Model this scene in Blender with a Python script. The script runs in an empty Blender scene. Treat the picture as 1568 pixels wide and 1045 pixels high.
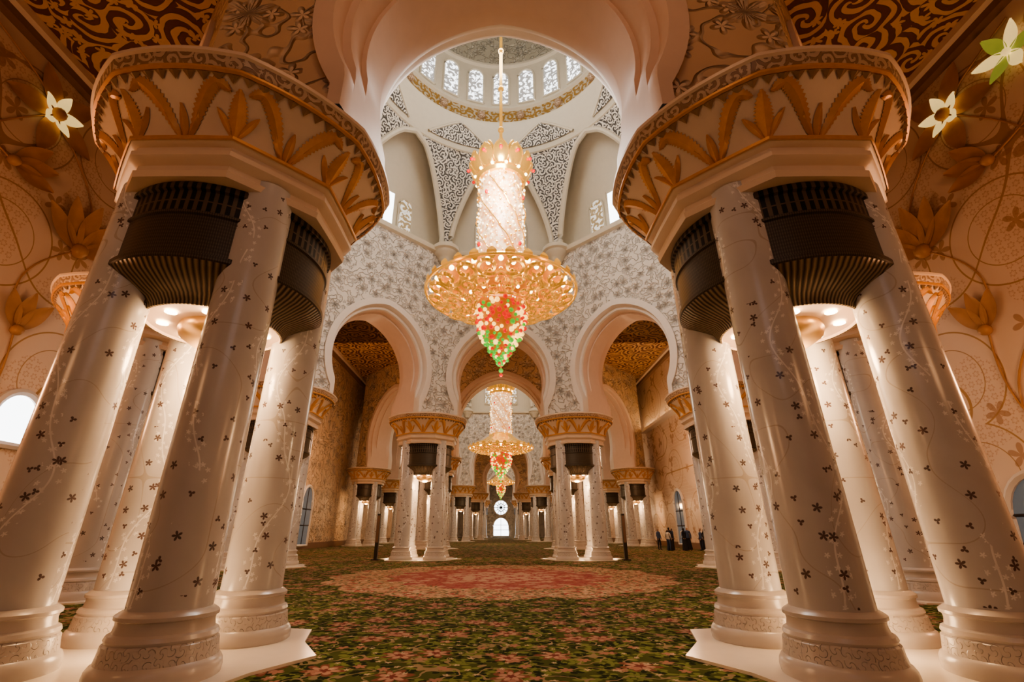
import bpy,bmesh,math,random
from math import *
from mathutils import Vector,Matrix
random.seed(3)
D=bpy.data; SC=bpy.context.scene
# ---------------------------------------------------------------- node helper
class G:
    def __init__(s,name,rough=.5,metal=0.,spec=.5):
        s.mat=D.materials.new(name); s.mat.use_nodes=True; s.nt=s.mat.node_tree
        s.nt.nodes.clear()
        s.out=s.nt.nodes.new('ShaderNodeOutputMaterial'); s.b=s.nt.nodes.new('ShaderNodeBsdfPrincipled')
        s.nt.links.new(s.b.outputs[0],s.out.inputs[0])
        s.b.inputs['Roughness'].default_value=rough; s.b.inputs['Metallic'].default_value=metal
        s.b.inputs['Specular IOR Level'].default_value=spec
    def put(s,sock,v):
        if isinstance(v,bpy.types.NodeSocket): s.nt.links.new(v,sock)
        elif v is not None:
            if isinstance(v,(tuple,list)) and len(v)==3 and sock.type=='RGBA': v=(*v,1)
            sock.default_value=v
    def n(s,t,ins={},**pr):
        nd=s.nt.nodes.new('ShaderNode'+t)
        for k,v in pr.items(): setattr(nd,k,v)
        for k,v in ins.items(): s.put(nd.inputs[k],v)
        return nd
    def m(s,op,a,b=None,c=None,clamp=False):
        nd=s.n('Math',operation=op,use_clamp=clamp); s.put(nd.inputs[0],a); s.put(nd.inputs[1],b); s.put(nd.inputs[2],c)
        return nd.outputs[0]
    def vm(s,op,a,b=None):
        nd=s.n('VectorMath',operation=op); s.put(nd.inputs[0],a); s.put(nd.inputs[1],b)
        return nd.outputs[1] if op=='LENGTH' else nd.outputs[0]
    def mix(s,f,a,b):
        nd=s.n('Mix',data_type='RGBA'); s.put(nd.inputs[0],f); s.put(nd.inputs[6],a); s.put(nd.inputs[7],b)
        return nd.outputs[2]
    def uv(s): return s.n('TexCoord').outputs['UV']
    def obj(s): return s.n('TexCoord').outputs['Object']
    def sep(s,v): return s.n('SeparateXYZ',{0:v}).outputs
    def comb(s,x,y,z=0.): return s.n('CombineXYZ',{0:x,1:y,2:z}).outputs[0]
    def noise(s,co,sc,det=3.,dist=0.): return s.n('TexNoise',{'Vector':co,'Scale':sc,'Detail':det,'Distortion':dist}).outputs['Fac']
    def cell(s,co,scale,rnd=1.):
        v=s.n('TexVoronoi',{'Vector':co,'Scale':scale,'Randomness':rnd},voronoi_dimensions='2D')
        d=s.vm('SUBTRACT',co,v.outputs['Position']); x,y,_=s.sep(d)
        r=s.m('SQRT',s.m('ADD',s.m('MULTIPLY',x,x),s.m('MULTIPLY',y,y)))
        cs=s.n('SeparateColor',{0:v.outputs['Color']}).outputs
        a=s.m('ADD',s.m('ARCTAN2',y,x),s.m('MULTIPLY',cs[0],6.28))
        return r,a,cs
    def flower(s,co,scale,R,n=5,rnd=1.,thr=0.,inner=.35,soft=.1):
        r,a,cs=s.cell(co,scale,rnd)
        pr=s.m('MULTIPLY_ADD',s.m('ABSOLUTE',s.m('COSINE',s.m('MULTIPLY',a,n/2))),R*(1-inner),R*inner)
        h=s.m('DIVIDE',s.m('SUBTRACT',pr,r),soft*R,clamp=True)
        if not isinstance(thr,float) or thr>0: h=s.m('MULTIPLY',h,s.m('GREATER_THAN',cs[1],thr))
        return h
    def spiral(s,co,scale,k,arms=1,rnd=1.,soft=3.,bias=0.):
        r,a,cs=s.cell(co,scale,rnd)
        w=s.m('SINE',s.m('ADD',s.m('MULTIPLY',r,k),s.m('MULTIPLY',a,arms)))
        return s.m('MULTIPLY_ADD',w,soft,.5+bias,clamp=True)
    def lines(s,co,sc,w,det=1.):
        nz=s.noise(co,sc,det)
        return s.m('SUBTRACT',1.,s.m('DIVIDE',s.m('ABSOLUTE',s.m('SUBTRACT',nz,.5)),w,clamp=True),clamp=True)
    def col(s,c): s.put(s.b.inputs['Base Color'],c)
    def bump(s,h,st=1.,d=.05):
        nd=s.n('Bump',{'Height':h,'Strength':st,'Distance':d}); s.nt.links.new(nd.outputs[0],s.b.inputs['Normal'])
    def emit(s,c,st): s.put(s.b.inputs['Emission Color'],c); s.put(s.b.inputs['Emission Strength'],st)
def simple(name,c,rough=.5,metal=0.,em=None,es=0.,var=.12,sc=3.):
    g=G(name,rough,metal); nz=g.noise(g.obj(),sc)
    g.col(g.mix(nz,tuple(x*(1-var) for x in c),tuple(min(1,x*(1+var)) for x in c)))
    if em: g.emit(em,es)
    return g.mat
# ---------------------------------------------------------------- materials
def m_column():
    g=G('inlaid_marble',.2); co=g.uv(); u,v,_=g.sep(co)
    vein=g.noise(co,1.3,5,.6)
    base=g.mix(vein,(.50,.48,.475),(.66,.65,.65))
    thr=g.m('MULTIPLY_ADD',v,.06,.32)
    f1=g.flower(co,2.6,.060,5,1.,thr,.25,.15); f2=g.flower(g.vm('ADD',co,(3.3,7.1,0)),3.2,.042,3,1.,g.m('ADD',thr,.10),.2,.15)
    sw=g.m('ADD',g.m('MULTIPLY',g.m('SINE',g.m('MULTIPLY',v,2.1)),.2),g.m('MULTIPLY',g.m('SINE',g.m('MULTIPLY',v,5.3)),.06))
    uu=g.m('SUBTRACT',g.m('FLOORED_MODULO',g.m('ADD',u,sw),.9),.45)
    vine=g.m('LESS_THAN',g.m('ABSOLUTE',uu),.010)
    dots=g.flower(g.comb(uu,v),9.,.036,5,.9,.0,.35,.3)
    dots=g.m('MULTIPLY',dots,g.m('LESS_THAN',g.m('ABSOLUTE',uu),.12))
    lo=g.m('GREATER_THAN',v,.72)
    stem=g.m('MULTIPLY',g.m('GREATER_THAN',g.lines(g.vm('ADD',co,(2.,5.,0)),1.1,.006,0.),.4),lo)
    c=g.mix(g.m('MULTIPLY',stem,.5),base,(.38,.31,.24))
    vm=g.m('MULTIPLY',g.m('MULTIPLY',g.m('MAXIMUM',vine,dots),lo),g.m('GREATER_THAN',g.noise(co,.9),.36))
    c=g.mix(vm,c,g.mix(g.noise(co,5.),(.98,.98,.98),(.68,.66,.65)))
    fm=g.m('MULTIPLY',g.m('MAXIMUM',f1,f2),lo)
    fc=g.mix(g.noise(co,1.7),(.18,.09,.08),(.10,.11,.11))
    g.col(g.mix(fm,c,fc)); return g.mat
def m_base():
    g=G('carved_marble_base',.25); co=g.uv(); u,v,_=g.sep(co)
    band=g.m('MULTIPLY',g.m('GREATER_THAN',v,.22),g.m('LESS_THAN',v,.4))
    h=g.m('MULTIPLY',g.spiral(co,9.,50.,1,.3),band)
    g.col(g.mix(g.noise(co,2.,4),(.50,.45,.42),(.62,.57,.53))); g.bump(h,.9,.025); return g.mat
def m_carved(name,c1,c2,sc=1.,rough=.55,tone=None):
    g=G(name,rough); co=g.uv()
    f=g.flower(co,.9*sc,.42/sc,6,.8,.2,.45,.35)
    f2=g.flower(g.vm('ADD',co,(5.,3.,0)),1.9*sc,.2/sc,5,1.,.3,.4,.4)
    l=g.lines(co,1.6*sc,.03,1.)
    r,a,cs=g.cell(co,.9*sc,.8)
    rib=g.m('MULTIPLY_ADD',g.m('SINE',g.m('MULTIPLY',a,24.)),.15,.85)
    h=g.m('MAXIMUM',g.m('MULTIPLY',f,rib),g.m('MAXIMUM',g.m('MULTIPLY',f2,.7),g.m('MULTIPLY',l,.6)))
    base=g.mix(g.noise(co,.6),c1,c2)
    if tone: base=g.mix(h,base,tone)
    g.col(base); g.bump(h,1.,.14/sc); return g.mat
def m_spiral(name,dark,light,scale,k,arms=2,rough=.5,metal=0.,bump=.05,bias=0.,em=0.):
    g=G(name,rough,metal); co=g.uv()
    w=g.n('TexNoise',{'Vector':co,'Scale':scale*1.5}).outputs['Color']
    co2=g.vm('ADD',co,g.n('VectorMath',{0:w,3:.35/scale},operation='SCALE').outputs[0])
    s1=g.spiral(co2,scale,k,arms,.8,3.,bias); fl=g.flower(co2,scale*2.2,.16/scale,5,1.,.4)
    h=g.m('MAXIMUM',s1,fl)
    c=g.mix(h,dark,light); g.col(c); g.bump(h,1.,bump)
    if em: g.emit(c,em)
    return g.mat
def m_wall():
    g=G('inlaid_wall_marble',.42); co=g.uv()
    base=g.mix(g.noise(co,.5,4),(.73,.56,.44),(.79,.64,.52))
    r,a,cs=g.cell(co,.2,.7)
    ring=g.m('LESS_THAN',g.m('ABSOLUTE',g.m('SUBTRACT',r,1.9)),.03)
    ring2=g.m('LESS_THAN',g.m('ABSOLUTE',g.m('SUBTRACT',r,1.2)),.018)
    vl=g.m('GREATER_THAN',g.lines(g.vm('ADD',co,(9.,2.,0)),.22,.012,0.),.5)
    c=g.mix(g.m('MAXIMUM',g.m('MAXIMUM',ring,ring2),vl),base,(.46,.28,.13))
    ptc=g.m('GREATER_THAN',g.noise(g.vm('ADD',co,(3.,8.,0)),.35,1.),.5)
    fl=g.flower(co,3.2,.14,6,.0,0.,.55,.15); fl2=g.flower(co,3.2,.09,6,.0,0.,.5,.15)
    lat=g.m('MULTIPLY',g.m('SUBTRACT',fl,fl2,clamp=True),ptc)
    c=g.mix(g.m('MULTIPLY',lat,.55),c,(.50,.28,.14))
    lf=g.flower(g.vm('ADD',co,(1.,1.,0)),.32,.62,3,1.,.45,.12,.06)
    lf=g.m('MAXIMUM',lf,g.flower(g.vm('ADD',co,(4.,8.,0)),.5,.45,5,1.,.5,.15,.06))
    c=g.mix(g.m('MULTIPLY',lf,.7),c,(.38,.20,.09))
    g.col(c); return g.mat
def m_carpet():
    g=G('floral_carpet',.95,spec=.1); co=g.obj(); x,y,_=g.sep(co)
    wn=g.n('TexNoise',{'Vector':co,'Scale':1.3}).outputs['Color']
    cw=g.vm('ADD',co,g.n('VectorMath',{0:wn,3:.25},operation='SCALE').outputs[0])
    gr=g.mix(g.noise(co,2.2,4),(.035,.048,.012),(.09,.105,.028))
    lf=g.flower(cw,4.8,.13,3,1.,.25,.15,.15); c=g.mix(lf,gr,(.16,.19,.055))
    lf2=g.flower(g.vm('ADD',cw,(2.2,1.7,0)),6.2,.09,2,1.,.35,.2,.15); c=g.mix(lf2,c,(.014,.022,.008))
    ln=g.m('GREATER_THAN',g.lines(co,1.7,.018,2.),.3); c=g.mix(ln,c,(.26,.20,.12))
    f1=g.flower(cw,1.3,.27,7,.75,.2,.45,.1); f1b=g.flower(cw,1.3,.19,7,.75,.2,.5,.12); f1c=g.flower(cw,1.3,.09,5,.75,.2,.5,.2)
    c=g.mix(f1,c,(.19,.075,.055)); c=g.mix(f1b,c,(.40,.24,.18)); c=g.mix(f1c,c,(.17,.05,.045))
    f2=g.flower(g.vm('ADD',cw,(7.3,4.1,0)),2.6,.095,5,1.,.5,.45,.15); c=g.mix(f2,c,(.33,.17,.13))
    f3=g.flower(g.vm('ADD',cw,(1.3,6.1,0)),4.,.045,5,1.,.5,.4,.2); c=g.mix(f3,c,(.46,.36,.25))
    dx=x; dy=g.m('SUBTRACT',y,18.3)
    r=g.m('SQRT',g.m('ADD',g.m('MULTIPLY',dx,dx),g.m('MULTIPLY',dy,dy)))
    a=g.m('ARCTAN2',dy,dx); sc=g.m('ABSOLUTE',g.m('COSINE',g.m('MULTIPLY',a,8.)))
    edge=g.m('MULTIPLY_ADD',sc,.45,5.6); inm=g.m('DIVIDE',g.m('SUBTRACT',edge,r),.05,clamp=True)
    mb=g.mix(g.noise(co,1.2,3),(.46,.26,.17),(.55,.36,.25))
    mb=g.mix(g.flower(cw,1.9,.2,6,.9,.2,.5),mb,(.38,.11,.10)); mb=g.mix(g.flower(g.vm('ADD',cw,(4.,4.,0)),3.3,.11,5,1.,.2,.4),mb,(.58,.44,.31))
    mb=g.mix(lf2,mb,(.15,.14,.08))
    pr=g.m('MULTIPLY_ADD',sc,.6,3.4); red=g.m('MULTIPLY',g.m('LESS_THAN',r,pr),.75)
    rb=g.mix(g.flower(cw,1.5,.28,6,.9,.1,.5),(.36,.08,.10),(.52,.30,.25)); mb=g.mix(red,mb,rb)
    mb=g.mix(g.m('LESS_THAN',r,g.m('MULTIPLY_ADD',sc,.3,1.6)),mb,g.mix(g.flower(cw,2.2,.2,6),(.52,.34,.27),(.35,.09,.10)))
    c=g.mix(inm,c,mb)
    g.col(c); g.bump(g.noise(co,60.,2),.3,.01); return g.mat
def m_vent():
    g=G('bronze_louvre',.42,.3); co=g.uv(); u,v,_=g.sep(co)
    fine=g.m('MULTIPLY_ADD',g.m('SINE',g.m('MULTIPLY',u,190.)),.5,.5)
    ribs=g.m('MULTIPLY_ADD',g.m('SINE',g.m('MULTIPLY',u,70.)),.5,.5)
    upz=g.m('GREATER_THAN',v,5.8)
    slot=g.m('MULTIPLY',g.m('MULTIPLY',upz,g.m('GREATER_THAN',g.m('SINE',g.m('MULTIPLY',u,48.)),-.1)),g.m('GREATER_THAN',g.m('ABSOLUTE',g.m('SUBTRACT',v,5.97)),.012))
    rows=g.m('GREATER_THAN',g.m('SINE',g.m('MULTIPLY',v,110.)),.0)
    c=g.mix(fine,(.05,.04,.028),(.12,.095,.066)); c=g.mix(g.m('MULTIPLY',rows,.4),c,(.04,.03,.02))
    c=g.mix(upz,c,(.12,.09,.06))
    c=g.mix(slot,c,(.004,.004,.003)); c=g.mix(g.m('LESS_THAN',v,4.98),c,g.mix(ribs,(.045,.032,.02),(.32,.24,.15)))
    g.col(c); g.bump(g.m('MULTIPLY',ribs,g.m('LESS_THAN',v,4.98)),.8,.03); return g.mat
def m_window():
    g=G('lattice_glass',.3); co=g.uv()
    l=g.m('MAXIMUM',g.m('GREATER_THAN',g.lines(co,2.4,.05,1.),.4),g.spiral(co,1.6,12.,1,.8,6.,-.6))
    c=g.mix(l,(.93,.97,1.),(.16,.15,.14)); g.col(c); g.emit(c,2.6); return g.mat
MAT={}
MAT['col']=m_column(); MAT['base']=m_base(); MAT['vent']=m_vent(); MAT['carpet']=m_carpet(); MAT['wall']=m_wall(); MAT['win']=m_window()
MAT['carved']=m_carved('carved_plaster',(.70,.64,.58),(.76,.71,.65),1.35)
MAT['carved_warm']=m_carved('carved_warm_plaster',(.60,.42,.27),(.66,.48,.33),.8,tone=(.78,.61,.46))
MAT['domerel']=m_carved('dome_relief',(.40,.36,.28),(.48,.43,.34),1.2,tone=(.70,.64,.53))
MAT['plaster']=simple('smooth_plaster',(.76,.69,.63),.5,var=.04)
MAT['soffit']=simple('pink_stucco',(.73,.56,.46),.5,var=.05)
MAT['ceil']=m_spiral('arabesque_ceiling',(.14,.042,.02),(.62,.38,.18),.62,15.,2,.5,.0,.08)
MAT['lattice']=m_spiral('pierced_lattice',(.07,.06,.05),(.80,.74,.66),2.0,30.,2,.5,0,.05,.0)
MAT['ringband']=m_spiral('gilded_band',(.58,.50,.38),(.38,.22,.06),1.6,18.,1,.4,.2,.02,-.1)
MAT['cream']=simple('cream_cornice',(.68,.61,.49),.45,var=.05)
MAT['capital']=simple('capital_marble',(.76,.60,.47),.4,var=.05)
MAT['rim']=m_spiral('rim_carving',(.32,.20,.12),(.60,.44,.31),4.5,60.,1,.45,.1,.02)
MAT['leaf']=simple('gilded_leaf',(.66,.33,.11),.38,.15,var=.15,sc=9)
MAT['slab']=simple('marble_slab',(.80,.73,.64),.2,var=.06)
MAT['lamp']=simple('lamp_glow',(1,.8,.5),em=(1,.72,.4),es=14.)
MAT['brass']=simple('brass_bowl',(.62,.42,.22),.3,.6)
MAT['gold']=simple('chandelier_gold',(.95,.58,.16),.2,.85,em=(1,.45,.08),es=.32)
MAT['bulb']=simple('bulb_glow',(1,.9,.6),em=(1,.74,.34),es=9.)
MAT['glow']=simple('inner_glow',(.4,.16,.05),em=(1,.36,.08),es=.25,var=.3,sc=5)
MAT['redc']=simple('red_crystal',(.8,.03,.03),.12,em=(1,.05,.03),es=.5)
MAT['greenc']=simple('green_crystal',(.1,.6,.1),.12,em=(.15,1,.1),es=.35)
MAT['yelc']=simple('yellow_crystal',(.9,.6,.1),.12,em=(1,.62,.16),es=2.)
def m_shaft():
    g=G('crystal_shaft',.2); co=g.uv(); u,v,_=g.sep(co)
    fl=g.flower(co,4.5,.16,5,1.,0.,.3,.3)
    sw=g.m('MULTIPLY_ADD',g.m('SINE',g.m('MULTIPLY_ADD',v,3.2,g.m('MULTIPLY',u,3.85))),.5,.5)
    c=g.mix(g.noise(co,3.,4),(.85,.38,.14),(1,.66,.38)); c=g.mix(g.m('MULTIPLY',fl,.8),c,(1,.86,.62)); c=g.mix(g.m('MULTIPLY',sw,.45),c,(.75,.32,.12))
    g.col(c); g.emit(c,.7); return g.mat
MAT['shaft']=m_shaft()
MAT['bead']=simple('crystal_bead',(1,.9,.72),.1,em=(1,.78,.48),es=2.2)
MAT['sky']=simple('daylight_pane',(.9,.95,1),em=(.9,.96,1),es=4.5)
MAT['glassdim']=simple('dim_pane',(.10,.11,.11),.1,em=(.55,.65,.7),es=.10)
MAT['dark']=simple('dark_bronze',(.04,.03,.022),.4,.3)
MAT['browntrim']=simple('brown_trim',(.22,.12,.07),.5)
MAT['petalbrown']=simple('brown_inlay_petal',(.50,.27,.12),.4,var=.25,sc=2)
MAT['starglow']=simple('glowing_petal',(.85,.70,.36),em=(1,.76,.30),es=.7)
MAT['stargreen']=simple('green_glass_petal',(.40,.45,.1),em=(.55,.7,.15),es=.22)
MAT['glassfl']=m_spiral('stained_glass',(.75,.72,.66),(.30,.22,.12),1.6,14.,1,.3,0,.0,0.,.7)
MAT['skin']=simple('skin',(.45,.27,.19),.6); MAT['cloth_black']=simple('black_cloth',(.02,.02,.025),.9)
MAT['cloth_blue']=simple('blue_cloth',(.05,.08,.16),.9); MAT['cloth_white']=simple('white_cloth',(.6,.58,.55),.9); MAT['hair']=simple('hair',(.02,.013,.01),.7)
# ---------------------------------------------------------------- mesh builder
class MB:
    def __init__(s): s.v=[];s.f=[];s.uvs=[];s.mi=[];s.mats=[]
    def mat(s,k):
        if k not in s.mats: s.mats.append(k)
        return s.mats.index(k)
    def add(s,vs,fs,uv,k):
        o=len(s.v); s.v+= [tuple(p) for p in vs]; s.uvs+=uv; mi=s.mat(k)
        for f in fs: s.f.append(tuple(i+o for i in f)); s.mi.append(mi)
    def grid(s,rows,uvrows,k,closed=False):
        n=len(rows[0]); vs=[p for r in rows for p in r]; uv=[p for r in uvrows for p in r]; fs=[]
        for i in range(len(rows)-1):
            for j in range(n-1): fs.append((i*n+j,i*n+j+1,(i+1)*n+j+1,(i+1)*n+j))
        s.add(vs,fs,uv,k)
    def lathe(s,prof,k,c=(0,0),seg=48,rf=None,uo=0.,ruv=None):
        rows=[];uvr=[]
        for (r,z) in prof:
            row=[];ur=[]
            for j in range(seg+1):
                th=2*pi*j/seg; rr=r*(rf(th,z) if rf else 1)
                row.append((c[0]+rr*cos(th),c[1]+rr*sin(th),z)); ur.append((uo+th*(ruv or max(p[0] for p in prof)),z))
            rows.append(row);uvr.append(ur)
        s.grid(rows,uvr,k)
    def tube(s,pts,r,k,seg=6):
        P=[Vector(p) for p in pts]; rows=[];uvr=[];L=0; up=Vector((0,0,1))
        for i,p in enumerate(P):
            t=(P[min(i+1,len(P)-1)]-P[max(i-1,0)]).normalized()
            a=t.cross(up)
            if a.length<.1: a=t.cross(Vector((1,0,0)))
            a.normalize(); b=t.cross(a); rr=r[i] if isinstance(r,(list,tuple)) else r
            rows.append([p+rr*(a*cos(2*pi*j/seg)+b*sin(2*pi*j/seg)) for j in range(seg+1)])
            if i: L+=(p-P[i-1]).length
            uvr.append([(j/seg,L) for j in range(seg+1)])
        s.grid(rows,uvr,k)
    def ball(s,c,r,k,sz=1.,a=8,b=5):
        rows=[];uvr=[]
        for i in range(b+1):
            ph=pi*i/b-pi/2; rows.append([(c[0]+r*cos(ph)*cos(2*pi*j/a),c[1]+r*cos(ph)*sin(2*pi*j/a),c[2]+r*sz*sin(ph)) for j in range(a+1)])
            uvr.append([(j/a,i/b) for j in range(a+1)])
        s.grid(rows,uvr,k)
    def box(s,x0,x1,y0,y1,z0,z1,k):
        v=[(x,y,z) for x in(x0,x1) for y in(y0,y1) for z in(z0,z1)]
        for f in [(0,1,3,2),(4,6,7,5),(0,4,5,1),(2,3,7,6),(0,2,6,4),(1,5,7,3)]:
            q=[v[i] for i in f]
            n=(Vector(q[1])-Vector(q[0])).cross(Vector(q[2])-Vector(q[0]))
            if abs(n.z)>1e-6: uv=[(p[0],p[1]) for p in q]
            elif abs(n.x)>1e-6: uv=[(p[1],p[2]) for p in q]
            else: uv=[(p[0],p[2]) for p in q]
            s.add(q,[(0,1,2,3)],uv,k)
    def mesh(s,name,ang=38):
        me=D.meshes.new(name); me.from_pydata(s.v,[],s.f)
        for k in s.mats: me.materials.append(MAT[k])
        ul=me.uv_layers.new(name='UVMap')
        for l in me.loops: ul.data[l.index].uv=s.uvs[l.vertex_index]
        for i,p in enumerate(me.polygons): p.material_index=s.mi[i]; p.use_smooth=True
        me.validate(); 
        bm=bmesh.new(); bm.from_mesh(me); bmesh.ops.remove_doubles(bm,verts=bm.verts,dist=1e-5); bm.to_mesh(me); bm.free()
        me.set_sharp_from_angle(angle=radians(ang)); me.update(); return me
    def obj(s,name,loc=(0,0,0),ang=38):
        return place(s.mesh(name,ang),name,loc)
def place(me,name,loc=(0,0,0),sc=(1,1,1),rz=0.):
    o=D.objects.new(name,me); SC.collection.objects.link(o); o.location=loc; o.scale=sc; o.rotation_euler=(0,0,rz); return o
# ---------------------------------------------------------------- column cluster
def octf(th):
    a=(th+pi/8)%(pi/4)-pi/8; return 1/cos(a)
def build_cluster():
    m=MB()
    for i,(sx,sy) in enumerate([(1,1),(-1,1),(-1,-1),(1,-1)]):
        c=(.93*sx,.93*sy)
        m.lathe([(.425,.66),(.42,1.5),(.41,3.),(.40,4.6),(.395,6.5)],'col',c,40,uo=i*7.3)
        m.lathe([(.63,.03),(.64,.10),(.63,.16),(.605,.20),(.58,.22),(.565,.30),(.555,.38),(.53,.40),(.545,.43),(.53,.47),(.49,.49),(.475,.56),(.48,.60),(.505,.615),(.505,.65),(.48,.67),(.45,.69),(.425,.70)],'base',c,40,uo=i*3.1)
    # bronze air vent drum with ribbed ogee below
    m.lathe([(r*.975,z) for r,z in[(1.60,6.28),(1.62,6.24),(1.62,6.16),(1.57,6.14),(1.57,5.80),(1.60,5.78),(1.60,5.74),(1.57,5.72),(1.57,5.10),(1.63,5.07),(1.63,5.0),(1.59,4.96),(1.5,4.88),(1.28,4.76),(1.12,4.68),(1.05,4.60),(1.03,4.54),(1.0,4.54)]],'vent',(0,0),112,ruv=1.63)
    m.lathe([(.98,4.54),(.96,4.58),(.05,4.58)],'soffit',(0,0),48)
    m.lathe([(.5,4.58),(.52,4.48),(.48,4.38),(.3,4.26),(.12,4.21),(.0,4.20)],'brass',(0,0),40)
    for j in range(8):
        a=pi/8+j*pi/4; m.lathe([(.085,4.56),(.085,4.545),(0,4.54)],'lamp',(.74*cos(a),.74*sin(a)),12)
    def of(b): return lambda th,z:(1-b)+b*octf(th)
    nk=[(1.2,6.27),(1.66,6.28),(1.68,6.38),(1.64,6.42),(1.64,6.50),(1.73,6.55),(1.77,6.59),(1.77,6.67),(1.72,6.69),(1.72,6.77),(1.78,6.79),(1.82,6.83),(1.82,6.89),(1.76,6.91)]
    m.lathe(nk,'capital',(0,0),96,of(.9))
    gb=[(1.825,6.815),(1.845,6.83),(1.845,6.88),(1.825,6.895)]
    m.lathe(gb,'leaf',(0,0),96,of(.9))
    def P(th,h,off=0.):
        h=max(0,min(1,h)); b=.85-.5*h
        r=(1.75+.56*h**1.35)*((1-b)+b*octf(th))+off*.7; z=6.90+.76*h-off*.6
        return (r*cos(th),r*sin(th),z)
    rows=[[P(2*pi*j/96,i/10) for j in range(97)] for i in range(11)]
    m.grid(rows,[[(2*pi*j/96*2.2,i*.08) for j in range(97)] for i in range(11)],'capital')
    b=.35; rimf=lambda th,z:(1-b)+b*octf(th)
    m.lathe([(2.31,7.65),(2.34,7.63),(2.38,7.65),(2.38,7.69),(2.35,7.71)],'leaf',(0,0),96,rimf)
    m.lathe([(2.35,7.71),(2.37,7.73),(2.40,7.81),(2.42,7.87)],'rim',(0,0),96,rimf)
    m.lathe([(2.42,7.87),(2.46,7.89),(2.46,7.95),(2.42,7.98),(.1,7.99)],'capital',(0,0),96,rimf)
    def leaf(pts,w,serr=True):
        rows=[];uv=[]; n=len(pts)
        for i,(th,h) in enumerate(pts):
            t=i/(n-1); p0=pts[max(i-1,0)];p1=pts[min(i+1,n-1)]
            dx=(p1[0]-p0[0])*2.1; dy=(p1[1]-p0[1])*1.0; L=hypot(dx,dy) or 1; nx,ny=-dy/L,dx/L
            ww=w*(sin(pi*min(1,t*.93+.05))**.7)*(1 if (i%2 or not serr) else .70)
            rows.append([P(th-nx*ww/2.1,h-ny*ww,.012),P(th-nx*ww*.5/2.1,h-ny*ww*.5,.03 if i%2 else .045),P(th,h,.06),P(th+nx*ww*.5/2.1,h+ny*ww*.5,.03 if i%2 else .045),P(th+nx*ww/2.1,h+ny*ww,.012)])
            uv.append([(0,t)]*5)
        m.grid(rows,uv,'leaf')
    for k in range(8):
        a=k*pi/4
        for sg in(-1,1):
            leaf([(a+sg*(.04+.30*t),.03+.86*sin(min(t*1.9,1.75))*(1-.12*max(0,t-.7)/.3)) for t in [i/41 for i in range(42)]],.125)
            leaf([(a+sg*(.03+.10*t),.03+.42*t) for t in [i/7 for i in range(8)]],.065,False)
            leaf([(a+pi/8-sg*(.02+.12*t),.03+.5*t**.8) for t in [i/7 for i in range(8)]],.055,False)
        leaf([(a,.02+.55*t) for t in [i/7 for i in range(8)]],.075,False)
        leaf([(a+pi/8,.02+.80*t) for t in [i/31 for i in range(32)]],.15)
    for j in range(72):
        a=2*pi*j/72; da=.036
        vs=[P(a-da,.985,.02),P(a,.985,.07),P(a+da,.985,.02),P(a,.87,.03)]
        m.add(vs,[(0,1,3),(1,2,3)],[(0,0)]*4,'rim')
    vs=[];n=16
    for j in range(n):
        a=2*pi*j/n; r=2.35 if j%2==0 else 2.05
        vs.append((r*cos(a+pi/4),r*sin(a+pi/4),.035))
    m.add(vs+[(x,y,0.002) for x,y,z in vs],[tuple(range(n))]+[(j,(j+1)%n,n+(j+1)%n,n+j) for j in range(n)],[(v[0],v[1]) for v in vs]*2,'slab')
    return m.mesh('column_cluster')
CL=build_cluster()
def light(name,loc,e,col,rad=.3,typ='POINT',**kw):
    l=D.lights.new(name,typ); l.energy=e; l.color=col
    if typ!='AREA': l.shadow_soft_size=rad
    for k,v in kw.items(): setattr(l,k,v)
    o=D.objects.new(name,l); SC.collection.objects.link(o); o.location=loc; return o
WARM=(1,.64,.34)
def cluster(x,y,e=1.,fl=True):
    place(CL,'column_cluster',(x,y,0))
    light('cluster_downlight',(x,y,4.05),200*e,WARM,.25)
    if fl: light('cluster_floor_lamp',(x,y,.5),40*e,WARM,.2)
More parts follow.
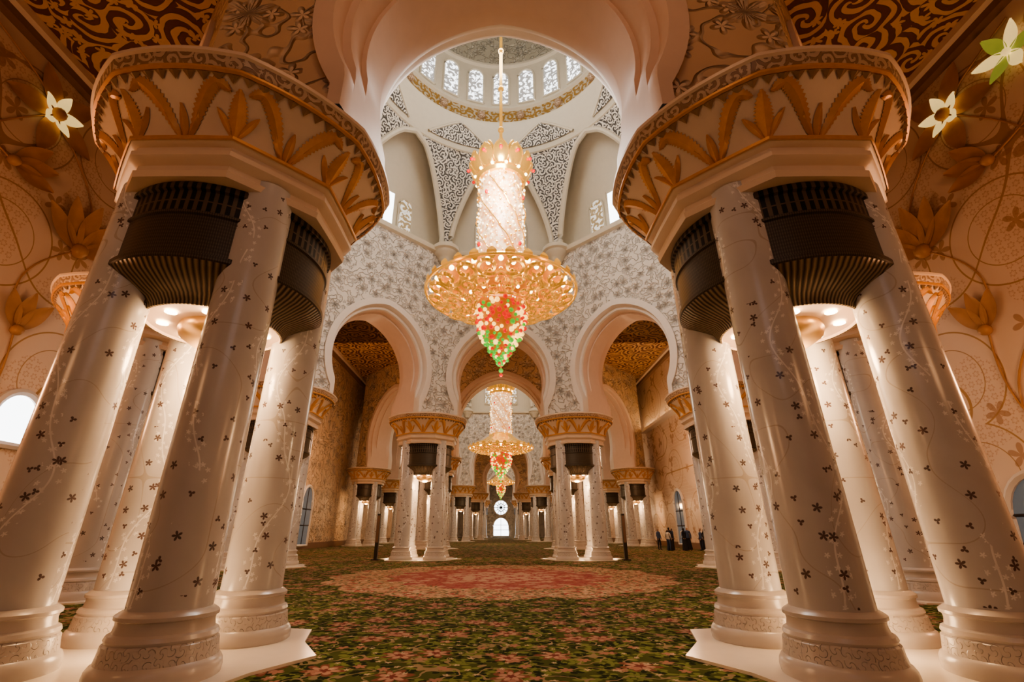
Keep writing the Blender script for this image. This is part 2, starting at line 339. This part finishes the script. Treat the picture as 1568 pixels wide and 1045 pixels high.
# ---------------------------------------------------------------- octagonal domed bays
def octpos(C,k,a,s,z):
    th=k*pi/4+pi/2; return (C[0]+a*cos(th)-s*sin(th),C[1]+a*sin(th)+s*cos(th),z)
def build_bay(C,ain,aout,w,c,z1,bmin,outer_mat):
    t=tan(pi/8); z0=7.98; ZC=19.4; N=28
    m=MB(); R=w+c
    def curve(ins):
        r=R-ins; pts=[]; f0=-asin(min(1,(z1-z0)/r)); f1=acos(min(1,c/r))
        bm_=bmin+max(0,-ins)*.6
        for i in range(N+1):
            f=f0+(f1-f0)*i/N; x=-c+r*cos(f)
            if f<0: x=max(min(bm_,r-c),x)
            pts.append((x,z1+r*sin(f)))
        pts[0]=(pts[0][0],z0); pts[-1]=(0,pts[-1][1])
        return pts+[(-x,z) for x,z in pts[-2::-1]]
    def outer(L,zt):
        h=N*6//10; pts=[]
        for i in range(N+1):
            if i<=h: pts.append((L,z0+(zt-z0)*i/h))
            else: pts.append((L*(1-(i-h)/(N-h)),zt))
        return pts+[(-x,z) for x,z in pts[-2::-1]]
    T=aout-ain
    seq=[(-.1,-.42),(-.1,-.05),(.02,0),(.28,.0),(.28,.16),(.40,.2),(.85,.2),(.85,.3),(T-.85,.3),(T-.85,.2),(T-.40,.2),(T-.28,.16),(T-.28,0),(T-.02,0),(T+.1,-.05),(T+.1,-.42)]
    mats=['plaster','plaster','plaster','plaster','plaster','soffit','soffit','soffit','soffit','soffit','soffit','soffit','soffit','soffit','soffit']
    for k in range(8):
        def mp(pts,d): return [octpos(C,k,ain+d,s,z) for s,z in pts],[(s+k*13.7,z) for s,z in pts]
        o,ou=mp(outer(ain*t,ZC),0); i0,iu=mp(curve(-.42),0); m.grid([o,i0],[ou,iu],'carved')
        prev=i0;pu=iu
        for q,(d,ins) in enumerate(seq):
            r_,u_=mp(curve(ins),d); m.grid([prev,r_],[pu,u_],mats[max(0,q-1)] if q else 'plaster'); prev,pu=r_,u_
        r_,u_=mp(curve(-.42),T); m.grid([prev,r_],[pu,u_],'soffit')
        o,ou=mp(outer(aout*t,19.),T); m.grid([r_,o],[u_,ou],outer_mat)
    m.obj('arcade_wall')
    k_=ain/9.6
    def Z(z): return 19.4+(z-19.4)*k_
    u=MB(); of=lambda th,z:octf(th+0)
    cc=(C[0],C[1])
    u.lathe([(ain,19.2),(ain-.25,19.25),(ain-.3,19.4),(ain-.3,19.55),(ain+.2,19.6),(ain+1.5,19.62)],'cream',cc,64,of)
    u.lathe([(ain+1.5,19.6),(ain+1.4,Z(23)),(ain+.6,Z(26)),(ain-.9*k_,Z(28.2)),(8.0*k_,Z(28.9))],'cream',cc,64,of)
    for k in range(8):
        for (s0,ww,hh,mt) in [(0,.42,3.4,'sky'),(-1.35,.55,2.6,'glassfl'),(1.35,.55,2.6,'glassfl')]:
            a=ain+1.3; zb=Z(20.6); vs=[];uv=[]
            for (s,z) in [(-ww,0),(ww,0),(ww,hh-.4)]+[(ww*cos(f),hh-.4+ww*1.1*sin(f)) for f in [pi*i/10 for i in range(1,10)]]+[(-ww,hh-.4)]:
                vs.append(octpos(C,k,a,(s+s0)*k_,zb+z*k_)); uv.append((s+s0,z))
            u.add(vs,[tuple(range(len(vs)))],uv,mt)
            u.tube(vs+[vs[0]],.07,'cream',5)
    z0p,z1p=20.0,27.0
    for k in range(8):
        tc=pi/8+k*pi/4
        rows=[];uvr=[];edL=[];edR=[]
        for i in range(19):
            f=i/18; z=z0p+(z1p-z0p)*f; wd=radians(1.6)+radians(20.9)*(1-sqrt(max(0,1-f**1.55)))
            wd=min(wd,pi/8)
            r=(10.15-1.9*f**1.8)*k_; row=[];ur=[]
            for j in range(11):
                a=tc-wd+2*wd*j/10; row.append((C[0]+r*cos(a),C[1]+r*sin(a),Z(z))); ur.append((a*9,z))
            rows.append(row);uvr.append(ur);edL.append(row[0]);edR.append(row[-1])
        u.grid(rows,uvr,'lattice')
        u.tube(edL,.2*k_,'cream',8);u.tube(edR,.2*k_,'cream',8)
        a=tc; rv=ain/cos(pi/8)-.35
        u.lathe([(.25,18.4),(.45,18.7),(.5,18.9),(.75,19.1),(.8,19.3),(.95,19.4),(.95,19.65),(.85,19.75),(.6,19.8),(.4,20.05)],'cream',(C[0]+rv*cos(a),C[1]+rv*sin(a)),20)
    r0=8.25*k_
    u.lathe([(r0,Z(27)),(r0-.1,Z(27.05)),(r0-.1,Z(27.3)),(7.8*k_,Z(28.2)),(7.55*k_,Z(29)),(7.35*k_,Z(29.2)),(7.3*k_,Z(29.4)),(7.55*k_,Z(29.5))],'cream',cc,64)
    # upper lattice triangles between the crown ribs
    for k in range(8):
        tc=pi/8+k*pi/4; rows=[];uvr=[]
        for i in range(7):
            f=i/6; wd=.27*(1-f)**.8+.02; r=(8.02-.52*f)*k_-.03; z=27.45+1.45*f
            rows.append([(C[0]+r*cos(tc-wd+2*wd*j/8),C[1]+r*sin(tc-wd+2*wd*j/8),Z(z)) for j in range(9)]); uvr.append([((tc-wd+2*wd*j/8)*9,z) for j in range(9)])
        u.grid(rows,uvr,'lattice')
        u.tube([r[0] for r in rows],.1*k_,'cream',6); u.tube([r[-1] for r in rows],.1*k_,'cream',6)
    u.lathe([(7.5*k_,Z(29.5)),(7.5*k_,Z(30.7))],'ringband',cc,64)
    u.lathe([(7.5*k_,Z(30.7)),(7.3*k_,Z(30.8)),(7.3*k_,Z(30.95)),(7.5*k_,Z(31.0)),(7.5*k_,Z(35.3)),(7.3*k_,Z(35.4)),(7.3*k_,Z(35.6)),(7.45*k_,Z(35.7))],'cream',cc,64)
    u.lathe([(7.45*cos(f)*k_,Z(35.7+7.*sin(f))) for f in [pi/2*i/12 for i in range(13)]],'domerel',cc,64)
    for j in range(24):
        a=pi/2+2*pi*j/24; r=7.42*k_; vs=[];uv=[];ww=.62;
        for (s,z) in [(-ww,0),(ww,0),(ww,2.7)]+[(ww*cos(f),2.7+ww*1.2*sin(f)) for f in [pi*i/10 for i in range(1,10)]]+[(-ww,2.7)]:
            vs.append((C[0]+r*cos(a)-s*k_*sin(a),C[1]+r*sin(a)+s*k_*cos(a),Z(31.35+z))); uv.append((s+j*3.3,z))
        u.add(vs,[tuple(range(len(vs)))],uv,'win'); u.tube(vs+[vs[0]],.09*k_,'cream',6)
    for j in range(16):
        a=pi/16+2*pi*j/16; r=7.46*k_
        u.ball((C[0]+r*cos(a),C[1]+r*sin(a),Z(30.1)),.33*k_,'rim',1.,10,6)
    u.obj('dome')
YA,YB,YC=18.,60.5,101.
build_bay((0,YA),9.6,12.4,3.02,.5,10.5,2.62,'carved_warm')
build_bay((0,YB),13.5,16.4,4.5,.7,10.9,4.2,'carved_warm')
build_bay((0,YC),9.6,12.4,3.02,.5,10.5,2.62,'carved_warm')
for sx in(-1,1):
    for sy in(-1,1):
        cluster((4.7 if sy<0 else 4.6)*sx,YA+(11.05 if sy<0 else 11)*sy,1.); cluster(11*sx,YA+4.8*sy,.8)
        cluster(6.2*sx,YB+15*sy,1.,False); cluster(15*sx,YB+6.2*sy,1.,False)
        cluster(4.6*sx,YC+11*sy,1.,False); cluster(11*sx,YC+4.8*sy,1.,False)
# ---------------------------------------------------------------- shell
WX=17.6; ZH=19.
m=MB(); 
m.add([(-WX,-10,0),(WX,-10,0),(WX,121,0),(-WX,121,0)],[(0,1,2,3)],[(-WX,-10),(WX,-10),(WX,121),(-WX,121)],'carpet'); m.obj('floor')
m=MB()
def crect(y0,y1): 
    v=[(-WX,y0,ZH),(WX,y0,ZH),(WX,y1,ZH),(-WX,y1,ZH)]; m.add(v,[(0,1,2,3)],[(p[0],p[1]) for p in v],'ceil')
for C,ao in((YA,12.4),(YB,16.4),(YC,12.4)):
    t=tan(pi/8)*ao
    oc=[(ao,-t),(ao,t),(t,ao),(-t,ao),(-ao,t),(-ao,-t),(-t,-ao),(t,-ao)]
    q=WX; sq=[(q,-t),(q,t),(t,q),(-t,q),(-q,t),(-q,-t),(-t,-q),(t,-q)]; cn=[(q,q),(-q,q),(-q,-q),(q,-q)]
    P=lambda p:(p[0],p[1]+C,ZH)
    for i in range(8):
        j=(i+1)%8
        if i%2==0: pl=[oc[i],oc[j],sq[j],sq[i]]
        else: pl=[oc[i],oc[j],sq[j],cn[i//2],sq[i]]
        v=[P(p) for p in pl]; m.add(v,[tuple(range(len(v)))],[(p[0],p[1]) for p in v],'ceil')
for a,b in((-10,YA-WX),(YA+WX,YB-WX),(YB+WX,YC-WX),(YC+WX,121)): crect(a,b)
m.obj('ceiling')
for sx,nm in((-1,'wall_left'),(1,'wall_right')):
    m=MB(); x=WX*sx
    for (y0,y1,k) in((-10,34,'wall'),(34,121,'carved_warm' if sx<0 else 'wall')):
        v=[(x,y0,0),(x,y1,0),(x,y1,ZH),(x,y0,ZH)]; m.add(v,[(0,1,2,3)],[(p[1],p[2]) for p in v],k)
    e=sx
    m.box(min(x,x-.35*e),max(x,x-.35*e),-10,121,18.4,18.7,'browntrim'); m.box(min(x,x-.6*e),max(x,x-.6*e),-10,121,18.7,19.,'capital')
    m.obj(nm)
    m=MB(); m.box(min(x,x-.08*e),max(x,x-.08*e),-10,121,0,.5,'browntrim'); m.obj('baseboard_left' if sx<0 else 'baseboard_right')
for y,nm in((-10,'wall_back'),(121,'wall_far')):
    m=MB(); v=[(-WX,y,0),(WX,y,0),(WX,y,ZH),(-WX,y,ZH)]; m.add(v,[(0,1,2,3)],[(p[0],p[2]) for p in v],'carved'); m.obj(nm)
def arch_window(name,org,ax,w,h,mt,frame='plaster',mull=True):
    m=MB(); ax=Vector(ax); o=Vector(org); up=Vector((0,0,1)); nn=ax.cross(up)
    pts=[(-w,0),(w,0),(w,h-w*1.1)]+[(w*cos(f),h-w*1.1+1.1*w*sin(f)) for f in [pi*i/14 for i in range(1,14)]]+[(-w,h-w*1.1)]
    vs=[o+ax*s+up*z for s,z in pts]; m.add(vs,[tuple(range(len(vs)))],pts,mt); m.tube(vs+[vs[0]],.14,frame,6)
    if mull:
        m.tube([o,o+up*h],.05,'dark',4)
        for zz in (.33,.6): m.tube([o-ax*w+up*h*zz,o+ax*w+up*h*zz],.05,'dark',4)
    return m.obj(name)
arch_window('window_1',(0,120.85,.3),(1,0,0),1.9,4.2,'sky')
m=MB(); o=Vector((0,120.8,6.8)); vs=[o+Vector((1.8*cos(2*pi*i/28),0,1.8*sin(2*pi*i/28))) for i in range(28)]
m.add(vs,[tuple(range(28))],[(v.x,v.z) for v in vs],'sky'); m.tube(vs+[vs[0]],.2,'plaster')
for i in range(6):
    a=pi*i/6; m.tube([o+Vector((1.8*cos(a),-.05,1.8*sin(a))),o-Vector((1.8*cos(a),.05,1.8*sin(a)))],.07,'dark',4)
m.tube([o+Vector((.9*cos(2*pi*i/20),-.05,.9*sin(2*pi*i/20))) for i in range(21)],.07,'dark',4); m.obj('window_2')
arch_window('window_3',(-WX+.1,16.4,4.3),(0,1,0),.85,1.9,'sky',mull=False)
arch_window('window_4',(WX-.1,15.6,.0),(0,1,0),1.3,3.3,'glassdim')
arch_window('window_5',(-WX+.1,44.,.3),(0,1,0),1.2,5.,'glassdim')
arch_window('window_6',(WX-.1,38.,.3),(0,1,0),1.2,5.,'glassdim')
arch_window('window_7',(WX-.1,48.,.3),(0,1,0),1.2,5.,'glassdim')
m=MB(); m.box(WX-.7,WX,40,56,12.4,12.7,'plaster'); m.box(WX-.6,WX-.45,40.2,55.8,12.71,12.76,'lamp'); m.obj('light_cove')
# ---------------------------------------------------------------- chandelier
def build_ch():
    m=MB()
    m.tube([(0,0,18.6),(0,0,42.6)],.085,'gold',8)
    for z in (21,24,27,30,33): m.ball((0,0,z),.16,'gold',1.3)
    m.lathe([(.35,19.1),(.5,18.6),(.95,18.1),(1.2,17.8),(1.25,17.6),(1.15,17.45),(.2,17.4)],'gold',seg=32)
    for ring,(n,r0,r1,h,w) in enumerate([(12,1.05,1.6,1.25,.36),(10,.8,1.05,1.9,.32)]):
        for k in range(n):
            a=2*pi*(k+.5*ring)/n; rows=[];uv=[]
            for i in range(9):
                t=i/8; r=r0+(r1-r0)*sin(t*pi*.62); z=17.6+h*t; ww=w*sin(pi*(t*.92+.06))**.8
                rows.append([(r*cos(a)-s*ww*sin(a)-.0,r*sin(a)+s*ww*cos(a),z) if abs(s)<1 else ((r-.07)*cos(a)-s*ww*sin(a),(r-.07)*sin(a)+s*ww*cos(a),z) for s in(-1,-.5,0,.5,1)]); uv.append([(0,t)]*5)
            m.grid(rows,uv,'gold')
            m.tube([rows[i][0] for i in range(9)]+[rows[i][4] for i in range(8,-1,-1)],.03,'gold',4)
            m.ball(((r1+.02)*cos(a),(r1+.02)*sin(a),17.6+h*.55),.09,'redc')
            m.ball(((r0+.22)*cos(a+.2),(r0+.22)*sin(a+.2),17.7),.08,'bulb')
    m.lathe([(1.0,17.5),(1.04,16),(1.04,13.5),(1.04,11.8)],'shaft',seg=40)
    rn=random.Random(5)
    for k in range(18):
        a0=2*pi*k/18; L=[]
        for i in range(60):
            t=i/59; a=a0+t*3.0; r=1.1+.04*sin(t*40+k); L.append((r*cos(a),r*sin(a),17.4-5.8*t))
            if (i+k)%2==0:
                aa=a+rn.uniform(-.12,.12); m.ball((r*cos(aa),r*sin(aa),17.4-5.8*t),rn.uniform(.03,.065),'bead' if rn.random()<.6 else 'gold',1.3,6,4)
        if k%3==0: m.tube([(x*1.03,y*1.03,z-.2) for x,y,z in L],.03,'gold',5)
        if k%5==0:
            for i in (12,40): x,y,z=L[i]; m.ball((x*1.08,y*1.08,z),.08,'redc',1.6,6,4)
    zb=lambda r:10.75+.6*(r/3.3)**2
    m.lathe([(.9,zb(.9)+.3),(1.8,zb(1.8)+.3),(2.6,zb(2.6)+.3),(3.0,zb(3)+.28)],'glow',seg=48)
    m.lathe([(3.0,zb(3)+.29),(2.8,11.75),(2.0,12.1),(1.3,12.6),(1.1,12.9)],'gold',seg=48)
    def spiralunit(th,rho,R,sg,turn0,tail,rad):
        pts=[]
        for i in range(26):
            t=i/25; f=turn0+sg*t*2*pi*1.35; r=R*(1-.8*t)
            a=rho+r*cos(f); b=r*sin(f); x=a*cos(th)-b*sin(th); y=a*sin(th)+b*cos(th)
            pts.append((x,y,zb(hypot(x,y))-.12*t))
        a,b=tail; q=[]
        x1,y1,z1=pts[0]; x0=a*cos(th+b);y0=a*sin(th+b)
        q=[(x0+(x1-x0)*j/4,y0+(y1-y0)*j/4,zb(hypot(x0+(x1-x0)*j/4,y0+(y1-y0)*j/4))) for j in range(4)]
        m.tube(q+pts,[rad*.6]*4+[rad*(1-.35*i/25) for i in range(26)],'gold',6)
    for k in range(18):
        th=2*pi*k/18; sg=1 if k%2 else -1
        spiralunit(th,2.78,.52,sg,pi-sg*.9,(1.9,sg*.06),.125)
        spiralunit(th+pi/18,2.1,.34,-sg,pi,(1.3,0),.10)
        rr=3.02; m.ball((rr*cos(th+pi/18),rr*sin(th+pi/18),zb(rr)+.04),.11,'bulb')
        rr=2.45; m.ball((rr*cos(th+pi/18),rr*sin(th+pi/18),zb(rr)+.07),.10,'bulb')
        rr=2.78; m.ball((rr*cos(th),rr*sin(th),zb(rr)+.10),.10,'bulb')
    for k in range(14):
        th=2*pi*k/14; spiralunit(th,1.5,.27,1 if k%2 else -1,pi,(1.05,0),.08); m.ball((1.6*cos(th+.22),1.6*sin(th+.22),zb(1.6)+.04),.08,'bulb')
    for rr in(1.15,3.28):
        m.tube([(rr*cos(2*pi*i/60),rr*sin(2*pi*i/60),zb(rr)) for i in range(61)],.07,'gold',6)
    for k in range(30):
        a=2*pi*k/30; rows=[];uv=[]
        for i in range(6):
            t=i/5; r=3.15+.2*sin(t*2.2); z=zb(3.3)-.15+.45*t; ww=.2*sin(pi*(t*.9+.08))
            rows.append([(r*cos(a)-s*ww*sin(a),r*sin(a)+s*ww*cos(a),z) for s in(-1,0,1)]); uv.append([(0,t)]*3)
        m.grid(rows,uv,'gold')
    # crystal fruit pendant
    def pr(t):
        if t<.4: return 1.0
        if t<.7: return 1.0-.5*((t-.4)/.3)**1.5
        return .50*max(0.,1-(t-.7)/.3)**.8+.06
    m.lathe([(max(.03,pr(i/14)-.16),10.75-2.65*i/14) for i in range(15)],'glow',seg=24)
    for i in range(300):
        t=i/299; z=10.75-2.7*t; r=pr(t)+rn.uniform(-.06,.05); a=i*2.39996+rn.uniform(-.1,.1)
        q=rn.random()
        if t<.55: k='redc' if q<.40 else ('yelc' if q<.88 else 'greenc')
        else: k='greenc' if q<.60 else ('redc' if q<.78 else 'yelc')
        m.ball((r*cos(a),r*sin(a),z),rn.uniform(.06,.12) if t<.7 else .075,k,1.,7,5)
    m.tube([(0,0,8.1),(0,0,7.6)],.03,'gold'); m.ball((0,0,7.8),.1,'greenc'); m.ball((0,0,7.6),.08,'redc')
    return m.mesh('chandelier')
CH=build_ch()
place(CH,'chandelier',(0,YA,-.2)); place(CH,'chandelier',(0,YB,-2.),(1.28,1.28,1.18)); place(CH,'chandelier',(0,YC,0),(.92,.92,.96))
# ---------------------------------------------------------------- wall flowers
def wflower(m,x,y,z,n,R,w,k1,k2,rot=0.,cup=.25,up=False):
    sx=-1 if x>0 else 1
    for j in range(n):
        f=rot+2*pi*j/n if not up else rot+(j-(n-1)/2)*.55
        rows=[];uv=[]
        for i in range(10):
            t=i/9; ww=w*sin(pi*(t*.94+.04))**.9
            d=Vector((0,cos(f),sin(f))); q=Vector((0,-sin(f),cos(f))); off=.08+cup*t*t
            rows.append([Vector((x+sx*(off+.05*abs(s)),y,z))+d*R*t+q*ww*s for s in(-1,-.5,0,.5,1)]); uv.append([(0,t)]*5)
        m.grid(rows,uv,k1 if j%2==0 else k2)
    m.ball((x+sx*.16,y,z),R*.14,k1)
for s in(-1,1):
    X=WX*s; sx=-s; m=MB()
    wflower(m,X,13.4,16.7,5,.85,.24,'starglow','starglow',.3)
    wflower(m,X,13.4,16.7,5,1.9,.4,'petalbrown','petalbrown',.9,.0)
    wflower(m,X,16.2,12.2,5,2.2,.4,'petalbrown','petalbrown',pi/2,.3,True)
    wflower(m,X,15.2,8.2,3,1.5,.3,'petalbrown','petalbrown',pi/2,.2,True)
    wflower(m,X,12.8,13.8,3,1.5,.32,'petalbrown','petalbrown',.4,.2,True)
    wflower(m,X,11.6,10.4,2,1.3,.3,'petalbrown','petalbrown',1.8,.2,True)
    if s>0:
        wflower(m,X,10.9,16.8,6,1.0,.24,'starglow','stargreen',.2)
    for (y0,z0,y1,z1,b) in((10.5,18,13.4,16.7,.6),(13.4,16.7,16.2,12.2,1.2),(16.2,12.2,15.2,8.2,-1.),(15.2,8.2,13,2.,1.),(13.4,16.7,12.2,9.,-1.6),(12.2,9.,15,4.,1.2),(10.,15.,12.8,13.8,-.5)):
        m.tube([(X+sx*.06,y0+(y1-y0)*t+b*sin(pi*t),z0+(z1-z0)*t) for t in [i/14 for i in range(15)]],.035,'petalbrown',5)
    m.obj('floral_wall_relief',ang=60)
for x in(-6.9,6.9):
    m=MB(); m.box(x-.09,x+.09,27.9,28.1,.06,2.4,'dark'); m.box(x-.2,x+.2,27.8,28.2,0.,.06,'dark'); m.box(x-.07,x+.07,27.87,27.9,.9,2.3,'browntrim'); m.obj('speaker_post')
for s in(-1,1):
    m=MB(); m.box(*sorted((WX*s,(WX-.5)*s)),18.6,20.,4.3,5.3,'dark')
    for i in range(6): m.box(*sorted(((WX-.52)*s,(WX-.5)*s)),18.7,19.9,4.4+i*.15,4.46+i*.15,'browntrim')
    m.obj('air_vent')
# ---------------------------------------------------------------- people
def person_mesh(kind):
    V=[(0,0,.95),(0,0,1.12),(0,0,1.3),(0,0,1.42),(0,0,1.5),(0,.01,1.6),(0,.015,1.68),
       (.19,0,1.4),(.25,.02,1.14),(.24,.10,.93),(.23,.14,.84),(-.19,0,1.4),(-.26,.0,1.14),(-.25,.06,.92),(-.25,.10,.83),
       (.10,0,.88),(.12,.02,.5),(.13,-.02,.09),(.14,.12,.04),(-.10,0,.88),(-.12,.05,.5),(-.13,.0,.09),(-.14,.14,.04)]
    E=[(0,1),(1,2),(2,3),(3,4),(4,5),(5,6),(3,7),(7,8),(8,9),(9,10),(3,11),(11,12),(12,13),(13,14),(0,15),(15,16),(16,17),(17,18),(0,19),(19,20),(20,21),(21,22)]
    Rr=[.14,.13,.15,.10,.05,.085,.075,.06,.048,.036,.03,.06,.048,.036,.03,.09,.062,.045,.035,.09,.062,.045,.035]
    me=D.meshes.new('tmp'); me.from_pydata(V,E,[]); o=D.objects.new('tmp',me); SC.collection.objects.link(o)
    sk=o.modifiers.new('s','SKIN')
    for i,sv in enumerate(me.skin_vertices[0].data): sv.radius=(Rr[i],Rr[i]*.85); sv.use_root=(i==0)
    o.modifiers.new('u','SUBSURF').levels=2
    dg=bpy.context.evaluated_depsgraph_get(); r=D.meshes.new_from_object(o.evaluated_get(dg)); D.objects.remove(o)
    cl={'m':('cloth_blue','cloth_black'),'w':('cloth_white','cloth_blue'),'a':('cloth_black','cloth_black')}[kind]
    r.materials.clear()
    for k in('skin',cl[0],cl[1],'hair'): r.materials.append(MAT[k])
    for p in r.polygons:
        c=p.center; p.use_smooth=True
        if c.z>1.5: p.material_index=3 if (c.z>1.66 or c.y<0 or kind=='a') else 0
        elif abs(c.x)>.2 and c.z<.92: p.material_index=0
        elif c.z>.93: p.material_index=1
        else: p.material_index=2
    if kind=='a':
        bm=bmesh.new(); bm.from_mesh(r)
        rings=[(.17,.13,1.25),(.2,.16,.95),(.25,.2,.5),(.3,.25,.03)]; prev=None
        for a,b,z in rings:
            cur=[bm.verts.new((a*cos(2*pi*i/16),b*sin(2*pi*i/16)+.01,z)) for i in range(16)]
            if prev:
                for i in range(16): f=bm.faces.new((prev[i],prev[(i+1)%16],cur[(i+1)%16],cur[i])); f.material_index=2; f.smooth=True
            prev=cur
        bm.to_mesh(r); bm.free()
    r.name='person'; return r
PM=[person_mesh(k) for k in 'mwa']
for i in range(12):
    place(PM[i%3],'person',(13.3+i*.33+random.uniform(-.1,.1),42+random.uniform(-1.2,1.2),0),(1,1,random.uniform(.93,1.05)),random.uniform(0,6.28))
# ---------------------------------------------------------------- lights
light('dome_daylight',(0,YA,27),1150,(1,.96,.90),2.)
light('dome_daylight',(0,YB,31),3800,(1,.90,.78),3.)
light('dome_daylight',(0,YC,27),2000,(1,.9,.78),3.)
light('chandelier_light',(0,YA,6.4),230,(1,.85,.67),1.)
light('hall_daylight',(0,YA-3,16.),1150,(1,.95,.89),1.)
light('chandelier_light',(0,YB,6.),800,(1,.75,.5),1.)
light('chandelier_light',(0,YC,6.),500,(1,.72,.48),1.)
for s in(-1,1):
    light('wall_uplight',(14.2*s,8.,5.),820,(1,.51,.26),.8)
    light('wall_uplight',(15*s,26.,6.),480,(1,.58,.34),.8)
    light('aisle_fill',(13*s,39.5,8.),1200,(1,.60,.35),1.)  # added ambient fill for the far halls, not a fixture
    light('aisle_fill',(13*s,80.,8.),700,(1,.6,.35),1.)  # same added fill, further down the aisles
    light('bay_uplight',(7.5*s,1.4,4.6),120,(1,.50,.23),.6)
light('bay_fill',(0,-4,8.),120,(.78,.86,1.),2.)  # added cool fill from behind the camera, stands for no real lamp
light('bay_fill',(0,1.,13.),290,(1,.56,.31),1.5)  # added warm fill to brighten the camera bay from above
w=D.worlds.new('World'); SC.world=w; w.use_nodes=True; w.node_tree.nodes['Background'].inputs[0].default_value=(.9,.8,.7,1); w.node_tree.nodes['Background'].inputs[1].default_value=.3
cam=D.cameras.new('camera'); co=D.objects.new('camera',cam); SC.collection.objects.link(co)
co.location=(0,0,1.5); co.rotation_euler=(radians(90+22.4),0,0); cam.lens=16.2; cam.sensor_width=36; cam.shift_x=.0108; cam.clip_end=400
SC.camera=co
try: SC.view_settings.look='AgX - Medium High Contrast'
except Exception as e: print(e)
